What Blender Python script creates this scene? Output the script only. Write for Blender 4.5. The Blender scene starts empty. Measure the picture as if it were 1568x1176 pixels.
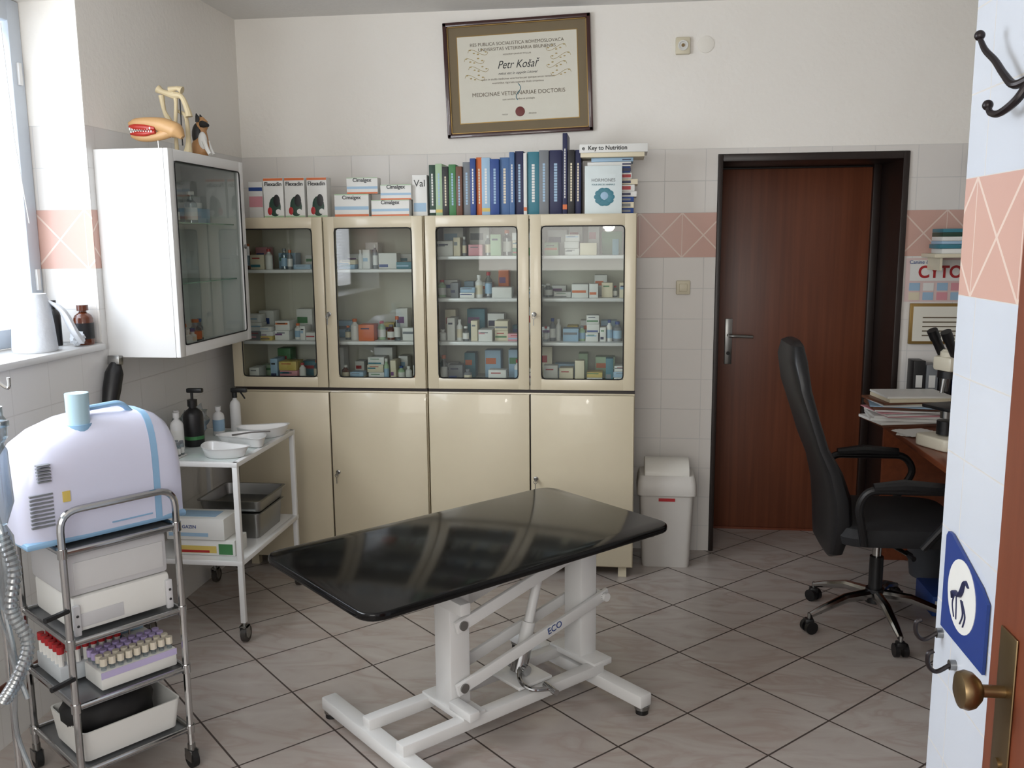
import bpy, bmesh, math, random
from mathutils import Vector, Matrix
random.seed(7)
D=bpy.data; SC=bpy.context.scene
# ---------------------------------------------------------------- materials
def lin(c):
    return tuple(((x/255)/12.92 if x/255<=.04045 else ((x/255+.055)/1.055)**2.4) for x in c)+(1.0,)
_m={}
def mat(name,rgb,rough=.5,metal=0.,noise=0.,nscale=20.,bump=0.,bscale=60.,coat=0.,emit=0.,spec=.5):
    if name in _m: return _m[name]
    m=D.materials.new(name); m.use_nodes=True; nt=m.node_tree; b=nt.nodes['Principled BSDF']
    col=lin(rgb); b.inputs['Roughness'].default_value=rough; b.inputs['Specular IOR Level'].default_value=spec
    b.inputs['Metallic'].default_value=metal; b.inputs['Coat Weight'].default_value=coat
    if emit: b.inputs['Emission Color'].default_value=col; b.inputs['Emission Strength'].default_value=emit
    tc=nt.nodes.new('ShaderNodeTexCoord')
    n=nt.nodes.new('ShaderNodeTexNoise'); n.inputs['Scale'].default_value=nscale; n.inputs['Detail'].default_value=4
    nt.links.new(tc.outputs['Object'],n.inputs['Vector'])
    r=nt.nodes.new('ShaderNodeMixRGB'); r.blend_type='MULTIPLY'; r.inputs[0].default_value=max(noise,.04)
    r.inputs[1].default_value=col
    nt.links.new(n.outputs['Fac'],r.inputs[2]); nt.links.new(r.outputs[0],b.inputs['Base Color'])
    if bump:
        n2=nt.nodes.new('ShaderNodeTexNoise'); n2.inputs['Scale'].default_value=bscale
        nt.links.new(tc.outputs['Object'],n2.inputs['Vector'])
        bp=nt.nodes.new('ShaderNodeBump'); bp.inputs['Strength'].default_value=bump; bp.inputs['Distance'].default_value=.005
        nt.links.new(n2.outputs['Fac'],bp.inputs['Height']); nt.links.new(bp.outputs[0],b.inputs['Normal'])
    _m[name]=m; return m
class NB:
    def __init__(s,name):
        s.m=D.materials.new(name); s.m.use_nodes=True; s.nt=s.m.node_tree; s.b=s.nt.nodes['Principled BSDF']
        s.tc=s.nt.nodes.new('ShaderNodeTexCoord'); s.sep=s.nt.nodes.new('ShaderNodeSeparateXYZ'); s.nt.links.new(s.tc.outputs['Object'],s.sep.inputs[0])
    def put(s,inp,v):
        if isinstance(v,(int,float,tuple)): inp.default_value=v
        else: s.nt.links.new(v,inp)
    def f(s,op,a,b=0.,c=0.):
        n=s.nt.nodes.new('ShaderNodeMath'); n.operation=op
        s.put(n.inputs[0],a); s.put(n.inputs[1],b); s.put(n.inputs[2],c); return n.outputs[0]
    def mix(s,fac,a,b,bt='MIX'):
        n=s.nt.nodes.new('ShaderNodeMixRGB'); n.blend_type=bt; s.put(n.inputs[0],fac); s.put(n.inputs[1],a); s.put(n.inputs[2],b); return n.outputs[0]
    def noise(s,scale,detail=4,vec=None,dist=0.):
        n=s.nt.nodes.new('ShaderNodeTexNoise'); n.inputs['Scale'].default_value=scale; n.inputs['Detail'].default_value=detail; n.inputs['Distortion'].default_value=dist
        s.nt.links.new(vec if vec else s.tc.outputs['Object'],n.inputs['Vector']); return n.outputs['Fac']
    def ramp(s,fac,stops):
        n=s.nt.nodes.new('ShaderNodeValToRGB'); e=n.color_ramp.elements
        e[0].position,e[0].color=stops[0]; e[1].position,e[1].color=stops[-1]
        for p,c in stops[1:-1]: x=e.new(p); x.color=c
        s.put(n.inputs[0],fac); return n.outputs[0]
    def scalevec(s,v):
        n=s.nt.nodes.new('ShaderNodeMapping'); n.inputs['Scale'].default_value=v; s.nt.links.new(s.tc.outputs['Object'],n.inputs['Vector']); return n.outputs[0]
    def bump(s,h,st=.3,d=.004):
        n=s.nt.nodes.new('ShaderNodeBump'); n.inputs['Strength'].default_value=st; n.inputs['Distance'].default_value=d
        s.put(n.inputs['Height'],h); s.nt.links.new(n.outputs[0],s.b.inputs['Normal'])
def line(nb,frac,w):
    return nb.f('GREATER_THAN',nb.f('ABSOLUTE',nb.f('SUBTRACT',frac,.5)),.5-w)
def tile_mat(name,axis,tw=.2,off=0.,xw=.21,xoff=0.,tint=(228,227,226),zoff=0.):
    nb=NB(name); z=nb.f('SUBTRACT',nb.sep.outputs[2],zoff); h=nb.sep.outputs[axis]
    istile=nb.f('LESS_THAN',z,2.06+(.6 if zoff else 0))
    sal=nb.f('MULTIPLY',nb.f('GREATER_THAN',z,1.53),nb.f('LESS_THAN',z,1.75))
    hi=nb.f('GREATER_THAN',z,1.64)
    z1=nb.f('DIVIDE',nb.f('SUBTRACT',2.06,z),.155); z2=nb.f('DIVIDE',nb.f('SUBTRACT',1.53,z),.155)
    zr=nb.f('ADD',nb.f('MULTIPLY',hi,z1),nb.f('MULTIPLY',nb.f('SUBTRACT',1.,hi),z2))
    fz=nb.f('FRACT',nb.f('ADD',zr,10.)); fh=nb.f('FRACT',nb.f('DIVIDE',nb.f('ADD',h,10.+off),tw))
    nosal=nb.f('SUBTRACT',1.,sal)
    gl=nb.f('MAXIMUM',nb.f('MULTIPLY',line(nb,fz,.011),nosal),line(nb,fh,.008))
    gl=nb.f('MULTIPLY',nb.f('MULTIPLY',gl,istile),nosal)
    s=nb.f('FRACT',nb.f('DIVIDE',nb.f('ADD',h,10.+xoff),xw)); t=nb.f('DIVIDE',nb.f('SUBTRACT',z,1.53),.22)
    d1=nb.f('LESS_THAN',nb.f('ABSOLUTE',nb.f('SUBTRACT',s,t)),.022)
    d2=nb.f('LESS_THAN',nb.f('ABSOLUTE',nb.f('SUBTRACT',nb.f('ADD',s,t),1.)),.022)
    xl=nb.f('MAXIMUM',nb.f('MAXIMUM',d1,d2),line(nb,s,.008))
    n1=nb.noise(2.5,3)
    base=nb.mix(n1,lin(tint),lin(tuple(c-8 for c in tint)))
    salc=nb.mix(n1,lin((208,170,156)),lin((198,158,146)))
    salc=nb.mix(xl,salc,lin((222,200,188)))
    plaster=nb.mix(nb.noise(3,2),lin((243,240,234)),lin((238,234,227)))
    c=nb.mix(sal,base,salc); c=nb.mix(gl,c,lin((202,200,197))); c=nb.mix(istile,plaster,c)
    nb.put(nb.b.inputs['Base Color'],c)
    r=nb.f('ADD',nb.f('MULTIPLY',istile,-.6),.85); nb.put(nb.b.inputs['Roughness'],nb.f('ADD',r,nb.f('MULTIPLY',gl,.3)))
    pn=nb.f('MULTIPLY',nb.f('SUBTRACT',1.,istile),nb.noise(45,5))
    hh=nb.f('ADD',nb.f('MULTIPLY',gl,-.5),nb.f('ADD',pn,nb.f('MULTIPLY',istile,1.)))
    hh=nb.f('ADD',hh,nb.f('MULTIPLY',nb.f('MULTIPLY',xl,sal),-.3))
    nb.bump(hh,.4,.006)
    return nb.m
def floor_mat():
    nb=NB('floor_tiles'); x=nb.sep.outputs[0]; y=nb.sep.outputs[1]; T=.335
    a=nb.f('DIVIDE',nb.f('MULTIPLY',nb.f('ADD',nb.f('ADD',x,y),20.),.70711),T)
    b=nb.f('DIVIDE',nb.f('MULTIPLY',nb.f('ADD',nb.f('SUBTRACT',y,x),20.),.70711),T)
    g=nb.f('MAXIMUM',line(nb,nb.f('FRACT',a),.010),line(nb,nb.f('FRACT',b),.010))
    wn=nb.nt.nodes.new('ShaderNodeTexWhiteNoise'); cb=nb.nt.nodes.new('ShaderNodeCombineXYZ')
    nb.nt.links.new(nb.f('FLOOR',a),cb.inputs[0]); nb.nt.links.new(nb.f('FLOOR',b),cb.inputs[1]); nb.nt.links.new(cb.outputs[0],wn.inputs['Vector'])
    v=nb.noise(3.2,8,nb.scalevec((1.,2.6,1.)),1.5)
    c=nb.ramp(v,[(.3,lin((180,172,166))),(.5,lin((173,164,158))),(.6,lin((166,153,146))),(.75,lin((179,172,167)))])
    c=nb.mix(nb.f('MULTIPLY',wn.outputs['Value'],.12),c,lin((156,146,140)))
    c=nb.mix(g,c,lin((66,56,52)))
    nb.put(nb.b.inputs['Base Color'],c); nb.put(nb.b.inputs['Roughness'],nb.f('ADD',.22,nb.f('MULTIPLY',g,.4)))
    nb.bump(nb.f('MULTIPLY',g,-1.),.4,.003); return nb.m
def wood_mat(name,c1,c2,ax=2,rough=.4):
    nb=NB(name); sc=[38.,38.,38.]; sc[ax]=1.1
    v=nb.noise(1.0,6,nb.scalevec(tuple(sc)),.4); v2=nb.noise(1.5,2)
    c=nb.ramp(v,[(.3,lin(c1)),(.68,lin(c2))]); c=nb.mix(.35,c,nb.ramp(v2,[(.3,lin(c1)),(.7,lin(c2))]))
    nb.put(nb.b.inputs['Base Color'],c); nb.b.inputs['Roughness'].default_value=rough; nb.bump(v,.06,.002); return nb.m
def glass_mat(name,tint=(235,240,238),base=.04,gain=.8,rough=.02):
    m=D.materials.new(name); m.use_nodes=True; nt=m.node_tree; nt.nodes.clear()
    o=nt.nodes.new('ShaderNodeOutputMaterial'); t=nt.nodes.new('ShaderNodeBsdfTransparent'); t.inputs[0].default_value=lin(tint)
    g=nt.nodes.new('ShaderNodeBsdfGlossy'); g.inputs['Roughness'].default_value=rough
    f=nt.nodes.new('ShaderNodeLayerWeight'); f.inputs[0].default_value=.5; mx=nt.nodes.new('ShaderNodeMixShader')
    pw=nt.nodes.new('ShaderNodeMath'); pw.operation='POWER'; pw.inputs[1].default_value=4.5 if rough<.1 else 2.
    mm=nt.nodes.new('ShaderNodeMath'); mm.operation='MULTIPLY_ADD'; mm.inputs[1].default_value=gain; mm.inputs[2].default_value=base
    nt.links.new(f.outputs['Facing'],pw.inputs[0]); nt.links.new(pw.outputs[0],mm.inputs[0]); nt.links.new(mm.outputs[0],mx.inputs[0]); nt.links.new(t.outputs[0],mx.inputs[1]); nt.links.new(g.outputs[0],mx.inputs[2]); nt.links.new(mx.outputs[0],o.inputs[0]); return m
# ---------------------------------------------------------------- mesh builder
def fillet(pts,r,seg=5,closed=False):
    pts=[Vector(p) for p in pts]; out=[]; n=len(pts)
    for i,p in enumerate(pts):
        if not closed and i in (0,n-1): out.append(p); continue
        a=pts[i-1]; b=pts[(i+1)%n]; da=(a-p); db=(b-p)
        rr=min(r,da.length*.49,db.length*.49); s=p+da.normalized()*rr; e=p+db.normalized()*rr
        for k in range(seg+1):
            t=k/seg; out.append(s*(1-t)**2+p*2*t*(1-t)+e*t*t)
    return out
def spline(pts,seg=6):
    P=[Vector(p) for p in pts]; P=[P[0]*2-P[1]]+P+[P[-1]*2-P[-2]]; out=[]
    for i in range(1,len(P)-2):
        for k in range(seg):
            t=k/seg; a,b,c,d=P[i-1:i+3]; out.append(.5*((2*b)+(c-a)*t+(2*a-5*b+4*c-d)*t*t+(-a+3*b-3*c+d)*t**3))
    out.append(P[-2]); return out
class Obj:
    def __init__(s,name,loc=(0,0,0),rz=0.,M=None):
        s.name=name; s.bm=bmesh.new(); s.mats=[]; s.M=M if M else Matrix.Translation(loc)@Matrix.Rotation(rz,4,'Z'); s.kids=[]
    def mi(s,m):
        if m not in s.mats: s.mats.append(m)
        return s.mats.index(m)
    def add(s,tb,m,M=None):
        if M is not None: bmesh.ops.transform(tb,matrix=M,verts=tb.verts)
        i=s.mi(m)
        for f in tb.faces: f.material_index=i; f.smooth=True
        me=D.meshes.new('t'); tb.to_mesh(me); tb.free(); s.bm.from_mesh(me); D.meshes.remove(me)
    def box(s,lo,hi,m,bev=0.,M=None,seg=2):
        tb=bmesh.new(); lo=Vector(lo); hi=Vector(hi); c=(lo+hi)/2; d=hi-lo
        bmesh.ops.create_cube(tb,size=1,matrix=Matrix.Translation(c)@Matrix.Diagonal((abs(d.x),abs(d.y),abs(d.z),1)))
        if bev: bmesh.ops.bevel(tb,geom=tb.edges[:],offset=bev,segments=seg,affect='EDGES',profile=.5)
        s.add(tb,m,M)
    def quad(s,pts,m,M=None):
        tb=bmesh.new(); tb.faces.new([tb.verts.new(p) for p in pts]); s.add(tb,m,M)
    def cyl(s,p0,p1,r,m,r2=None,n=20,M=None):
        p0=Vector(p0); p1=Vector(p1); d=p1-p0; tb=bmesh.new()
        bmesh.ops.create_cone(tb,cap_ends=True,segments=n,radius1=r,radius2=r if r2 is None else r2,depth=d.length,
            matrix=Matrix.Translation((p0+p1)/2)@d.to_track_quat('Z','Y').to_matrix().to_4x4())
        s.add(tb,m,M)
    def sph(s,c,r,m,M=None,n=16):
        if not hasattr(r,'__len__'): r=(r,r,r)
        tb=bmesh.new(); bmesh.ops.create_uvsphere(tb,u_segments=n,v_segments=max(6,n*2//3),radius=1,matrix=Matrix.Translation(c)@Matrix.Diagonal((r[0],r[1],r[2],1))); s.add(tb,m,M)
    def loft(s,rings,m,cap0=True,cap1=True,M=None,closed=False):
        tb=bmesh.new(); R=[[tb.verts.new(p) for p in r] for r in rings]; n=len(R[0])
        pairs=list(zip(R,R[1:]))+([(R[-1],R[0])] if closed else [])
        for a,b in pairs:
            for i in range(n): tb.faces.new((a[i],a[(i+1)%n],b[(i+1)%n],b[i]))
        if not closed:
            if cap0: tb.faces.new(list(reversed(R[0])))
            if cap1: tb.faces.new(R[-1])
        bmesh.ops.recalc_face_normals(tb,faces=tb.faces); s.add(tb,m,M)
    def tube(s,pts,r,m,n=10,closed=False,M=None,flat=1.):
        P=[Vector(p) for p in pts]; N=len(P); rs=r if hasattr(r,'__len__') else [r]*N; rings=[]; up=None
        if len(rs)!=N:
            q=rs; rs=[]
            for i in range(N):
                t=i/(N-1)*(len(q)-1); k=min(int(t),len(q)-2); rs.append(q[k]+(q[k+1]-q[k])*(t-k))
        for i in range(N):
            if closed: t=(P[(i+1)%N]-P[i-1])
            else: t=P[min(i+1,N-1)]-P[max(i-1,0)]
            t.normalize()
            if up is None: up=Vector((0,0,1)) if abs(t.z)<.9 else Vector((1,0,0))
            u=(up-t*up.dot(t)); u.normalize(); up=u; v=t.cross(u)
            rings.append([P[i]+(u*math.cos(2*math.pi*k/n)*flat+v*math.sin(2*math.pi*k/n))*rs[i] for k in range(n)])
        s.loft(rings,m,M=M,closed=closed)
    def lathe(s,prof,m,c=(0,0,0),n=24,M=None,cap0=True,cap1=True):
        c=Vector(c); s.loft([[c+Vector((r*math.cos(2*math.pi*k/n),r*math.sin(2*math.pi*k/n),z)) for k in range(n)] for r,z in prof],m,cap0,cap1,M=M)
    def prism(s,poly,z0,z1,m,bev=0.,M=None):
        tb=bmesh.new(); a=[tb.verts.new((p[0],p[1],z0)) for p in poly]; b=[tb.verts.new((p[0],p[1],z1)) for p in poly]; n=len(a)
        for i in range(n): tb.faces.new((a[i],a[(i+1)%n],b[(i+1)%n],b[i]))
        tb.faces.new(list(reversed(a))); tb.faces.new(b); bmesh.ops.recalc_face_normals(tb,faces=tb.faces)
        if bev:
            es=[e for e in tb.edges if abs(e.verts[0].co.z-e.verts[1].co.z)<1e-6]
            bmesh.ops.bevel(tb,geom=es,offset=bev,segments=3,affect='EDGES',profile=.5)
        s.add(tb,m,M)
    def text(s,body,size,m,M,name='lettering',ext=.0005,align='CENTER',sx=1.,shear=0.,bold=0.):
        c=D.curves.new(name,'FONT'); c.body=body; c.size=size; c.align_x=align; c.align_y='CENTER'; c.extrude=ext; c.shear=shear; c.offset=bold; c.materials.append(m)
        o=D.objects.new(name,c); SC.collection.objects.link(o); s.kids.append((o,M@Matrix.Diagonal((sx,1,1,1))))
    def done(s,ang=35,parent=None):
        me=D.meshes.new(s.name); s.bm.to_mesh(me); s.bm.free()
        for m in s.mats: me.materials.append(m)
        me.set_sharp_from_angle(angle=math.radians(ang))
        o=D.objects.new(s.name,me); SC.collection.objects.link(o); o.matrix_world=s.M
        for k,M in s.kids: k.parent=o; k.matrix_local=M
        if parent: o.parent=parent[0]; o.matrix_parent_inverse=parent[1].inverted()
        return o
T=Matrix.Translation
def RX(a): return Matrix.Rotation(math.radians(a),4,'X')
def RY(a): return Matrix.Rotation(math.radians(a),4,'Y')
def RZ(a): return Matrix.Rotation(math.radians(a),4,'Z')
FRONT=RX(90)
# ---------------------------------------------------------------- common mats
white=mat('white_enamel',(222,222,221),.3,coat=.2); whitep=mat('white_plastic',(222,222,222),.4)
cream=mat('cream_enamel',(205,194,168),.32,noise=.04,coat=.2); creamd=mat('cream_interior',(212,209,194),.5)
black=mat('black_plastic',(18,18,20),.4); rubber=mat('black_rubber',(15,15,16),.7)
chrome=mat('chrome',(180,180,180),.14,1.); steel=mat('brushed_steel',(150,150,148),.3,1.,noise=.1)
brass=mat('aged_brass',(134,114,84),.35,1.); dark=mat('dark_frame',(32,20,16),.4)
glass=glass_mat('cabinet_glass',(228,233,230),.045,.8); clear=glass_mat('clear_plastic',(222,230,234),.10,.9); shelfglass=glass_mat('shelf_glass',(190,215,205),.06,.6)
frost=glass_mat('frosted_tubing',(206,216,222),.22,.8,.25)
def col(name,rgb,r=.45): return mat(name,rgb,r)
P_red=col('print_red',(168,34,38)); P_grn=col('print_green',(62,122,72)); P_blu=col('print_blue',(34,68,134)); P_org=col('print_orange',(206,104,48))
P_teal=col('print_teal',(52,118,134)); P_yel=col('print_yellow',(206,182,96)); P_pur=col('print_purple',(112,68,118)); P_wht=col('print_white',(222,222,218)); P_blk=col('print_black',(26,26,28))
P_dgr=col('print_dark_green',(28,60,46)); P_navy=col('print_navy',(26,32,72)); P_pnk=col('print_pink',(210,146,154)); P_lbl=col('print_light_blue',(152,182,206)); P_gry=col('print_grey',(116,120,124)); P_brn=col('print_brown',(104,66,48)); P_crm=col('print_cream',(218,208,182)); P_lgr=col('print_pale_green',(162,188,154)); P_sbl=col('print_steel_blue',(70,104,150))
amber=mat('amber_glass',(92,42,18),.12,coat=.5)
# ---------------------------------------------------------------- room shell
ZC=2.75; YB=4.675; XL=-1.99; XR=1.98
wtx=tile_mat('wall_tiles_x',0,off=.0,xoff=.0,tint=(226,222,217)); wty=tile_mat('wall_tiles_y',1,off=.08,xoff=.1,tint=(226,225,223)); wtp=tile_mat('partition_tiles',1,off=.02,xoff=.16,zoff=-.018,tint=(206,212,222))
plast=mat('ceiling_plaster',(232,231,228),.9,bump=.3,bscale=40)
o=Obj('floor'); o.box((-2.6,-1.2,-.1),(2.3,5.3,0),floor_mat()); o.done()
o=Obj('ceiling'); o.box((-2.6,-1.2,ZC),(2.3,5.3,ZC+.1),plast); o.done()
o=Obj('wall_back_left'); o.box((-2.3,YB,0),(.458,YB+.45,ZC),wtx); o.done()
o=Obj('wall_back_right'); o.box((1.362,YB,0),(2.2,YB+.45,ZC),wtx); o.done()
o=Obj('wall_back_lintel'); o.box((.458,YB,2.032),(1.362,YB+.45,ZC),wtx); o.done()
NY0,NY1=1.15,3.265; NZ0,NZ1=1.22,2.50
o=Obj('wall_left')
o.box((XL-.4,-1.2,0),(XL,YB,NZ0),wty); o.box((XL-.4,-1.2,NZ1),(XL,YB,ZC),wty)
o.box((XL-.4,NY1,NZ0),(XL,YB,NZ1),wty); o.box((XL-.4,-1.2,NZ0),(XL,NY0,NZ1),wty); o.done()
o=Obj('trim_1'); o.box((XL-.27,NY1-.004,NZ0+.03),(XL-.0005,NY1-.0005,NZ1),wtx); o.done()
o=Obj('wall_right'); o.box((XR,1.87,0),(XR+.1,YB,ZC),wty); o.done()
o=Obj('wall_partition'); o.box((.65,-1.2,0),(.80,1.87,ZC),wtp); o.box((.80,1.72,0),(XR,1.87,ZC),wtx); o.done()
woodk=wood_mat('door_edge_wood',(104,50,30),(128,68,44))
o=Obj('trim_2'); o.box((XL,.4,.185),(XL+.006,3.2,.21),mat('brown_tile_strip',(96,52,38),.3)); o.done()
# ---------------------------------------------------------------- window
sky=D.materials.new('bright_blind'); sky.use_nodes=True
b=sky.node_tree.nodes['Principled BSDF']; b.inputs['Base Color'].default_value=(.75,.78,.82,1); b.inputs['Emission Color'].default_value=(.86,.93,1,1); b.inputs['Emission Strength'].default_value=.5
pane=D.materials.new('daylit_pane'); pane.use_nodes=True
b=pane.node_tree.nodes['Principled BSDF']; b.inputs['Base Color'].default_value=(.8,.85,.9,1); b.inputs['Emission Color'].default_value=(.88,.94,1,1); b.inputs['Emission Strength'].default_value=3.5
o=Obj('window_1'); WX=XL-.24; pvc=mat('window_pvc',(196,204,214),.35)
for (a,c) in ((NY0,NY0+.07),(NY1-.075,NY1-.005),((NY0+NY1)/2-.05,(NY0+NY1)/2+.05)): o.box((WX-.05,a,NZ0+.03),(WX+.02,c,NZ1-.001),pvc,.006)
o.box((WX-.05,NY0,NZ1-.08),(WX+.018,NY1-.005,NZ1-.001),pvc,.006); o.box((WX-.05,NY0,NZ0+.03),(WX+.018,NY1-.005,NZ0+.10),pvc,.006)
z=NZ0+.11
while z<NZ1-.09:
    o.box((-.011,NY0+.08,-.0006),(.011,NY1-.08,.0006),sky,M=T((WX-.012,0,z))@RY(50)); z+=.024
o.box((WX-.045,NY0+.02,NZ0+.05),(WX-.04,NY1-.02,NZ1-.05),pane)
o.tube([(WX+.03,NY1-.13,NZ1-.1),(WX+.035,NY1-.12,2.0),(WX+.05,NY1-.10,1.7)],.002,whitep,n=6)
for z in (1.45,2.2): o.box((WX+.018,NY1-.05,z),(WX+.03,NY1-.03,z+.08),white,.003)
o.done()
o=Obj('window_sill'); o.box((XL-.25,NY0,NZ0),(XL+.015,NY1-.002,NZ0+.025),white,.004); o.done()
# ---------------------------------------------------------------- door in back wall
wood=wood_mat('door_wood',(90,46,28),(120,67,43))
o=Obj('door_1'); DX0,DX1=.46,1.36; DY=5.06
o.box((DX0+.04,DY,.012),(DX1-.045,DY+.04,1.985),wood,.003)
o.box((DX0,YB-.012,0),(DX0+.022,DY+.05,2.03),dark,.003); o.box((DX1-.03,YB-.012,0),(DX1,DY+.05,2.03),dark,.003)
o.box((DX0+.022,YB-.012,1.995),(DX1-.03,DY+.05,2.03),dark,.003)
o.box((DX0+.02,DY-.03,0),(DX0+.06,DY+.05,2.0),dark,.003); o.box((DX1-.07,DY-.03,0),(DX1-.03,DY+.05,2.0),dark,.003)
o.box((DX0,DY+.041,0),(DX1,DY+.06,2.03),dark)
o.box((DX0+.03,DY-.004,0),(DX1-.03,DY+.04,.012),woodk)
hx=DX0+.115
o.box((hx-.02,DY-.008,.94),(hx+.02,DY,1.19),steel,.003)
o.cyl((hx,DY-.008,1.10),(hx,DY-.05,1.10),.009,steel); o.tube(fillet([(hx,DY-.05,1.10),(hx+.02,DY-.055,1.10),(hx+.125,DY-.05,1.095)],.01),.009,steel)
o.cyl((hx,DY-.014,1.0),(hx,DY-.007,1.0),.01,black); o.done()
o=Obj('door_2'); LX=.60
o.box((LX,.5,.01),(LX+.04,1.475,2.0),woodk,.003)
o.box((LX-.004,1.375,.66),(LX,1.435,1.02),brass,.002)
o.cyl((LX-.004,1.405,.922),(LX-.045,1.405,.922),.010,brass)
o.lathe([(.010,0),(.018,.004),(.028,.014),(.031,.024),(.028,.034),(.012,.040)],brass,M=T((LX-.036,1.405,.922))@RY(-90))
o.sph((LX-.004,1.405,.68),(.003,.005,.005),steel,n=8)
o.cyl((LX-.008,1.405,.80),(LX-.003,1.405,.80),.010,brass); o.done()
# ---------------------------------------------------------------- medicine cabinets
CY0,CY1=4.22,4.64
def cabinet(x0,x1,shelves,seed,keys):
    o=Obj('medicine_cabinet',(x0,CY0,0)); W=x1-x0; Dp=CY1-CY0; t=.018
    o.box((.0,.02,.05),(W,Dp,.905),cream,.003)
    for a,b2 in ((0,W/2),(W/2,W)): o.box((a+.0035,0,.06),(b2-.0035,.02,.898),cream,.003)
    o.box((W/2-.004,.018,.06),(W/2+.004,.021,.898),dark)
    for a in (.03,W-.07):
        for yy in (.03,Dp-.07): o.box((a,yy,0),(a+.04,yy+.04,.05),cream)
    o.box((0,.02,.92),(t,Dp,1.74),cream,.002); o.box((W-t,.02,.92),(W,Dp,1.74),cream,.002)
    o.box((t,.02,.92),(W-t,Dp,.94),creamd); o.box((t,.02,1.72),(W-t,Dp,1.74),cream); o.box((t,Dp-.01,.94),(W-t,Dp,1.72),creamd)
    o.box((0,.02,.905),(W,Dp,.92),dark)
    for z in shelves: o.box((t,.07,z-.016),(W-t,Dp-.01,z),white,.002)
    for a,b2 in ((0.003,W/2-.003),(W/2+.003,W-.003)):
        f=.053; z0,z1=.922,1.738
        o.box((a,0,z0),(a+f,.02,z1),cream,.003); o.box((b2-f,0,z0),(b2,.02,z1),cream,.003)
        o.box((a+f-.003,0,z0),(b2-f+.003,.02,z0+f),cream,.003); o.box((a+f-.003,0,z1-f),(b2-f+.003,.02,z1),cream,.003)
        g=fillet([(a+f,.0,z0+f),(b2-f,.0,z0+f),(b2-f,.0,z1-f),(a+f,.0,z1-f)],.02,4,True)
        o.tube(g,.0028,rubber,n=6,closed=True)
        o.quad([(a+f,.009,z0+f),(b2-f,.009,z0+f),(b2-f,.009,z1-f),(a+f,.009,z1-f)],glass)
    for (kx,kz) in keys:
        o.lathe([(.011,0),(.011,.004),(.006,.006),(.006,.012)],steel,M=T((kx,0,kz))@RX(90),n=12)
        o.box((kx-.0015,-.03,kz-.012),(kx+.0015,-.01,kz+.006),steel); o.tube([(kx,-.03,kz-.02),(kx,-.03,kz-.05)],.002,steel,n=6)
        o.tube([(kx+.008*math.cos(q),-.03,kz-.01+.008*math.sin(q)) for q in [i*math.pi/5 for i in range(10)]],.0015,steel,n=6,closed=True)
    CMX=o.M; ob=o.done()
    rd=random.Random(seed); c=Obj('medicine_packages',(x0,CY0,0)); cs=[P_wht]*18+[P_crm]*4+[P_lbl]*3+[P_pnk,P_lgr,P_grn,P_org,P_teal,P_gry,P_yel]; st=[P_lbl,P_pnk,P_grn,P_blu,P_org,P_teal,P_pur,P_gry,P_red,P_navy]
    levels=[.94]+shelves
    for li,z in enumerate(levels):
        top=min(.17,(levels[li+1]-.016 if li+1<len(levels) else 1.72)-z-.02)
        x=.03
        while x<W-.07:
            if abs(x-W/2)<.025: x+=.025
            k=rd.random(); y=.09+rd.random()*.05
            if k<.5:
                w=rd.uniform(.025,.095); h=min(top,rd.uniform(.02,.085)) if w>.05 else min(top,rd.uniform(.06,.13)); d=rd.uniform(.05,.12)
                n=1 if h>.05 else rd.randint(1,3); zz=z
                for q in range(n):
                    if zz+h>z+top: break
                    m=rd.choice(cs); dx=rd.uniform(0,.006)
                    c.box((x+dx,y,zz+.0005),(x+w+dx,y+d,zz+h),m,.001)
                    if rd.random()<.75:
                        b0=rd.uniform(.08,.7)*h; c.box((x+dx+.002,y-.0008,zz+b0),(x+w*rd.uniform(.5,1)+dx-.002,y,zz+b0+h*.18),rd.choice(st))
                    if rd.random()<.6: c.box((x+dx+w*.15,y-.0012,zz+h*.72),(x+dx+w*.7,y,zz+h*.8),rd.choice([P_blk,P_navy,P_red,P_grn,P_gry]))
                    zz+=h+.0005
                x+=w+rd.uniform(.002,.015)
            elif k<.92:
                r=rd.uniform(.011,.022); h=min(top,rd.uniform(.05,.13)); m=rd.choice([P_wht,P_wht,amber,clear,P_gry,clear,P_lgr]); cp=rd.choice([P_wht,P_blu,P_red,P_gry,P_wht,P_org])
                cx=x+r; c.lathe([(r,.0005),(r,h*.68),(r*.45,h*.8),(r*.45,h*.88)],m,(cx,y+.03,z),12); c.cyl((cx,y+.03,z+h*.86),(cx,y+.03,z+h),r*.55,cp,n=10)
                c.cyl((cx,y+.03,z+h*.15),(cx,y+.03,z+h*.55),r*1.02,rd.choice([P_wht,P_crm,P_lbl,P_wht,P_wht]),n=12)
                x+=2*r+rd.uniform(.001,.01)
            else: x+=rd.uniform(.02,.06)
        x=.04
        while x<W-.14:
            w=rd.uniform(.04,.10); h=min(top,rd.uniform(.05,.16)); m=rd.choice(cs); c.box((x,.26,z+.0005),(x+w,.34,z+h),m,.001); c.box((x+.004,.259,z+h*.5),(x+w*.7,.26,z+h*.72),rd.choice(st)); x+=w+rd.uniform(.005,.06)
    c.done(parent=(ob,CMX))
    return ob
cabinet(-1.90,-.932,[1.14,1.49],3,[(.5,1.28),(.515,.5)])
cabinet(-.926,.06,[1.14,1.35,1.55],5,[(.515,1.28),(.52,.49)])
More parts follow.
